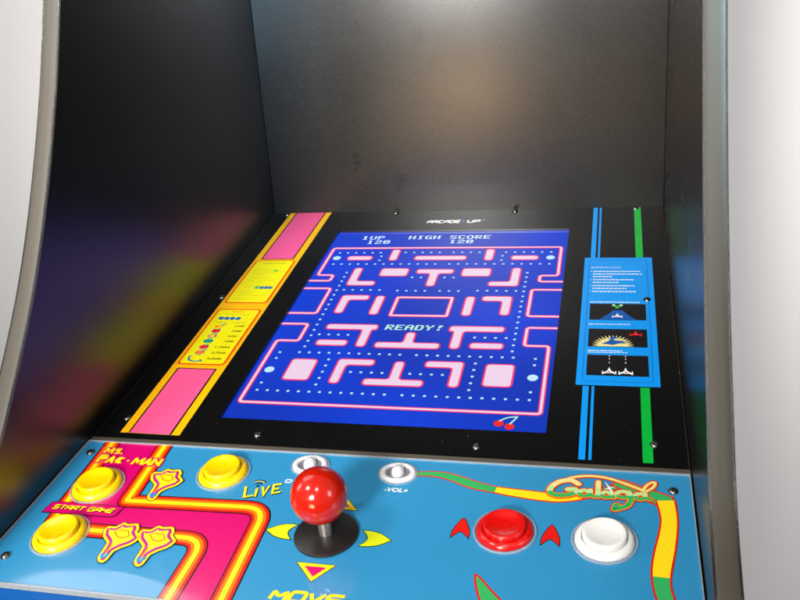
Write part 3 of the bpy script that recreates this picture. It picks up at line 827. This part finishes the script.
for p_, w_ in SW: a.stroke(p_, w_ + 1.0, m_gold, 7, cap=True)
for p_, w_ in SW: a.stroke(p_, max(w_ + 0.0, 0.7), m_mint, 8, cap=True, split=lambda x, y: m_cream if y < 24.5 else m_mint if y < 30 else m_green)
for q in range(4):
    t_ = PI / 4 + q * PI / 2 + 0.35; L_ = 7.0 if q % 2 == 0 else 4.0
    a.poly([(380 + L_ * math.cos(t_), 24 + L_ * math.sin(t_)), (380 + 0.8 * math.cos(t_ + 1.57), 24 + 0.8 * math.sin(t_ + 1.57)), (380 - 0.8 * math.cos(t_ + 1.57), 24 - 0.8 * math.sin(t_ + 1.57))], m_white, 10)
a.build('script_lettering', F_CTL, cp)['label'] = 'green and cream script lettering with red outline'

# ------------------------------------------------------------------ push buttons
def on_ctl(u, v, h=0.0): return F_CTL @ Matrix.Translation(Vector((u * mm, -v * mm, h * mm)))
def place(o, M):
    o.matrix_basis = M
BR = [(13.0, 1.0), (13.0, 3.2), (13.3, 3.9), (14.2, 4.1), (15.3, 3.7), (16.4, 2.7), (17.0, 1.5), (17.1, 0.4), (17.0, 0.1)]
PL = [(12.7, 0.8), (12.7, 5.9), (12.5, 6.6), (12.0, 7.0), (11.3, 7.05), (10, 6.75), (8, 6.2), (5, 5.65), (2.5, 5.45), (0.0, 5.4)]
RING = [(17.5, 0.15), (17.5, 0.8), (17.8, 1.15), (18.6, 1.15), (18.95, 0.8), (18.95, 0.15)]
sc_ = lambda P, k=1.0: [(r * mm * k, h * mm) for r, h in P]
btn = link('push_button', lathe('button_rim', sc_(BR)), p_yellow, ROOT)
plg = link('plunger', lathe('plunger', sc_(PL)), p_yellow, btn)
rng = link('clear_ring', lathe('clear_ring', sc_(RING)), m_clear, btn)
spots = [(37.4, 54.2, p_yellow, 'yellow button below the jagged title lettering'), (39.3, 102.6, p_yellow, 'yellow button below the start tag'),
         (122.4, 32.4, p_yellow, 'yellow button left of the wireless lettering'), (320.0, 68.2, p_red, 'red button between two red chevrons'),
         (377.6, 69.6, p_white, 'white button under the script lettering')]
for i, (u, v, m, lab) in enumerate(spots):
    if i == 0: o = btn
    else:
        o = btn.copy(); C.objects.link(o); kids = []
        for chd in (plg, rng):
            c = chd.copy(); C.objects.link(c); c.parent = o; kids.append(c)
        if m is not p_yellow:
            for q in (o, kids[0]):
                q.data = q.data.copy(); q.data.materials[0] = m
    o['label'] = lab; place(o, on_ctl(u, v))

# ------------------------------------------------------------------ joystick
js = link('joystick', lathe('dust_washer', [(0, 2.0 * mm), (3, 2.2 * mm), (18.6 * mm, 2.2 * mm), (19.8 * mm, 1.7 * mm), (20.0 * mm, 0.9 * mm), (19.6 * mm, 0.2 * mm), (0, 0.2 * mm)][0:1] +
          [(18.6 * mm, 2.2 * mm), (19.8 * mm, 1.7 * mm), (20.0 * mm, 0.9 * mm), (19.6 * mm, 0.2 * mm), (0, 0.2 * mm)], 96), m_blackplastic, ROOT)
js['label'] = 'red ball joystick on a black dust washer'; place(js, on_ctl(213.0, 83.0))
link('shaft', lathe('shaft', [(0, 1.0 * mm), (4.0 * mm, 1.0 * mm), (4.0 * mm, 20 * mm), (0, 20 * mm)], 40), m_steel, js)
R_ = 17.2
ballp = [(R_ * math.sin(PI * k / 40) * mm, (30.8 - R_ * math.cos(PI * k / 40)) * mm) for k in range(41)]
link('ball', lathe('ball', ballp, 96), p_ball, js)

# ------------------------------------------------------------------ small oval slide switches
OV = [(8.0, 0.4), (8.2, 1.6), (8.8, 2.3), (10.0, 2.6), (11.4, 2.3), (12.2, 1.5), (12.4, 0.2)]
sw = link('slide_switch', lathe('switch_bezel', sc_(OV), 72, 1.0, 0.80), p_rock, ROOT)
dish = link('dish', lathe('dish', sc_([(8.1, 1.5), (7.0, 0.7), (4.0, 0.35), (0, 0.3)]), 48, 1.0, 0.80), p_rock2, sw)
knob = link('knob', lathe('knob', sc_([(0, 6.0), (1.6, 5.8), (3.2, 5.0), (4.3, 3.6), (4.7, 1.8), (4.7, 0.3)]), 40, 0.92, 1.15), p_rock, sw)
sring = link('clear_ring', lathe('clear_ring', sc_([(12.7, 0.15), (12.7, 0.9), (13.1, 1.15), (13.6, 0.9), (13.6, 0.15)]), 72, 1.0, 0.82), m_clear, sw)
for i, (u, v, lab) in enumerate([(181.2, 19.0, 'pale grey slide switch half hidden by the red ball'), (243.8, 21.6, 'pale grey slide switch marked for volume')]):
    o = sw
    if i:
        o = sw.copy(); C.objects.link(o)
        for chd in (dish, knob, sring):
            c = chd.copy(); C.objects.link(c); c.parent = o
    o['label'] = lab; place(o, on_ctl(u, v))

# ------------------------------------------------------------------ screws
def screw_mesh():
    me = lathe('screw', [(0, 1.9 * mm), (1.2 * mm, 1.85 * mm), (2.4 * mm, 1.45 * mm), (3.0 * mm, 0.8 * mm), (3.15 * mm, 0.15 * mm)], 28)
    bm = bmesh.new(); bm.from_mesh(me)
    for ang in (0.4, 0.4 + PI / 2):      # raised faces of a cross recess
        M = Matrix.Rotation(ang, 4, 'Z')
        v = [bm.verts.new(M @ Vector(p)) for p in ((-1.7 * mm, -.35 * mm, 1.75 * mm), (1.7 * mm, -.35 * mm, 1.75 * mm), (1.7 * mm, .35 * mm, 1.75 * mm), (-1.7 * mm, .35 * mm, 1.75 * mm),
                                                   (-1.2 * mm, -.3 * mm, 2.05 * mm), (1.2 * mm, -.3 * mm, 2.05 * mm), (1.2 * mm, .3 * mm, 2.05 * mm), (-1.2 * mm, .3 * mm, 2.05 * mm))]
        for f in ((4, 5, 6, 7), (0, 1, 5, 4), (1, 2, 6, 5), (2, 3, 7, 6), (3, 0, 4, 7)): bm.faces.new([v[k] for k in f])
    bm.to_mesh(me); bm.free(); smooth(me, 40); return me
scr0 = None
on_bez = lambda u, v: F_BEZ @ Matrix.Translation(Vector((u * mm, v * mm, 0.1 * mm)))
for k, M in enumerate([on_bez(u, v) for u, v in ((17.4, 399.2), (16.6, 210), (17.0, 23.4), (146.3, 399.4), (277.8, 399.2), (402, 401), (130.3, 11.4), (291.5, 10.8), (408.4, 22.4), (408.6, 212.6))] +
                      [on_ctl(10.4, 19.2, 0.1), on_ctl(14.0, 124.1, 0.1), on_ctl(417.8, 22.3, 0.1), Ff @ Matrix.Translation(Vector((0.028, -0.016, 0.0002)))]):
    if scr0 is None: o = scr0 = link('screw', screw_mesh(), m_screw, ROOT)
    else: o = scr0.copy(); C.objects.link(o)
    place(o, M @ Matrix.Rotation(k * 1.3, 4, 'Z'))
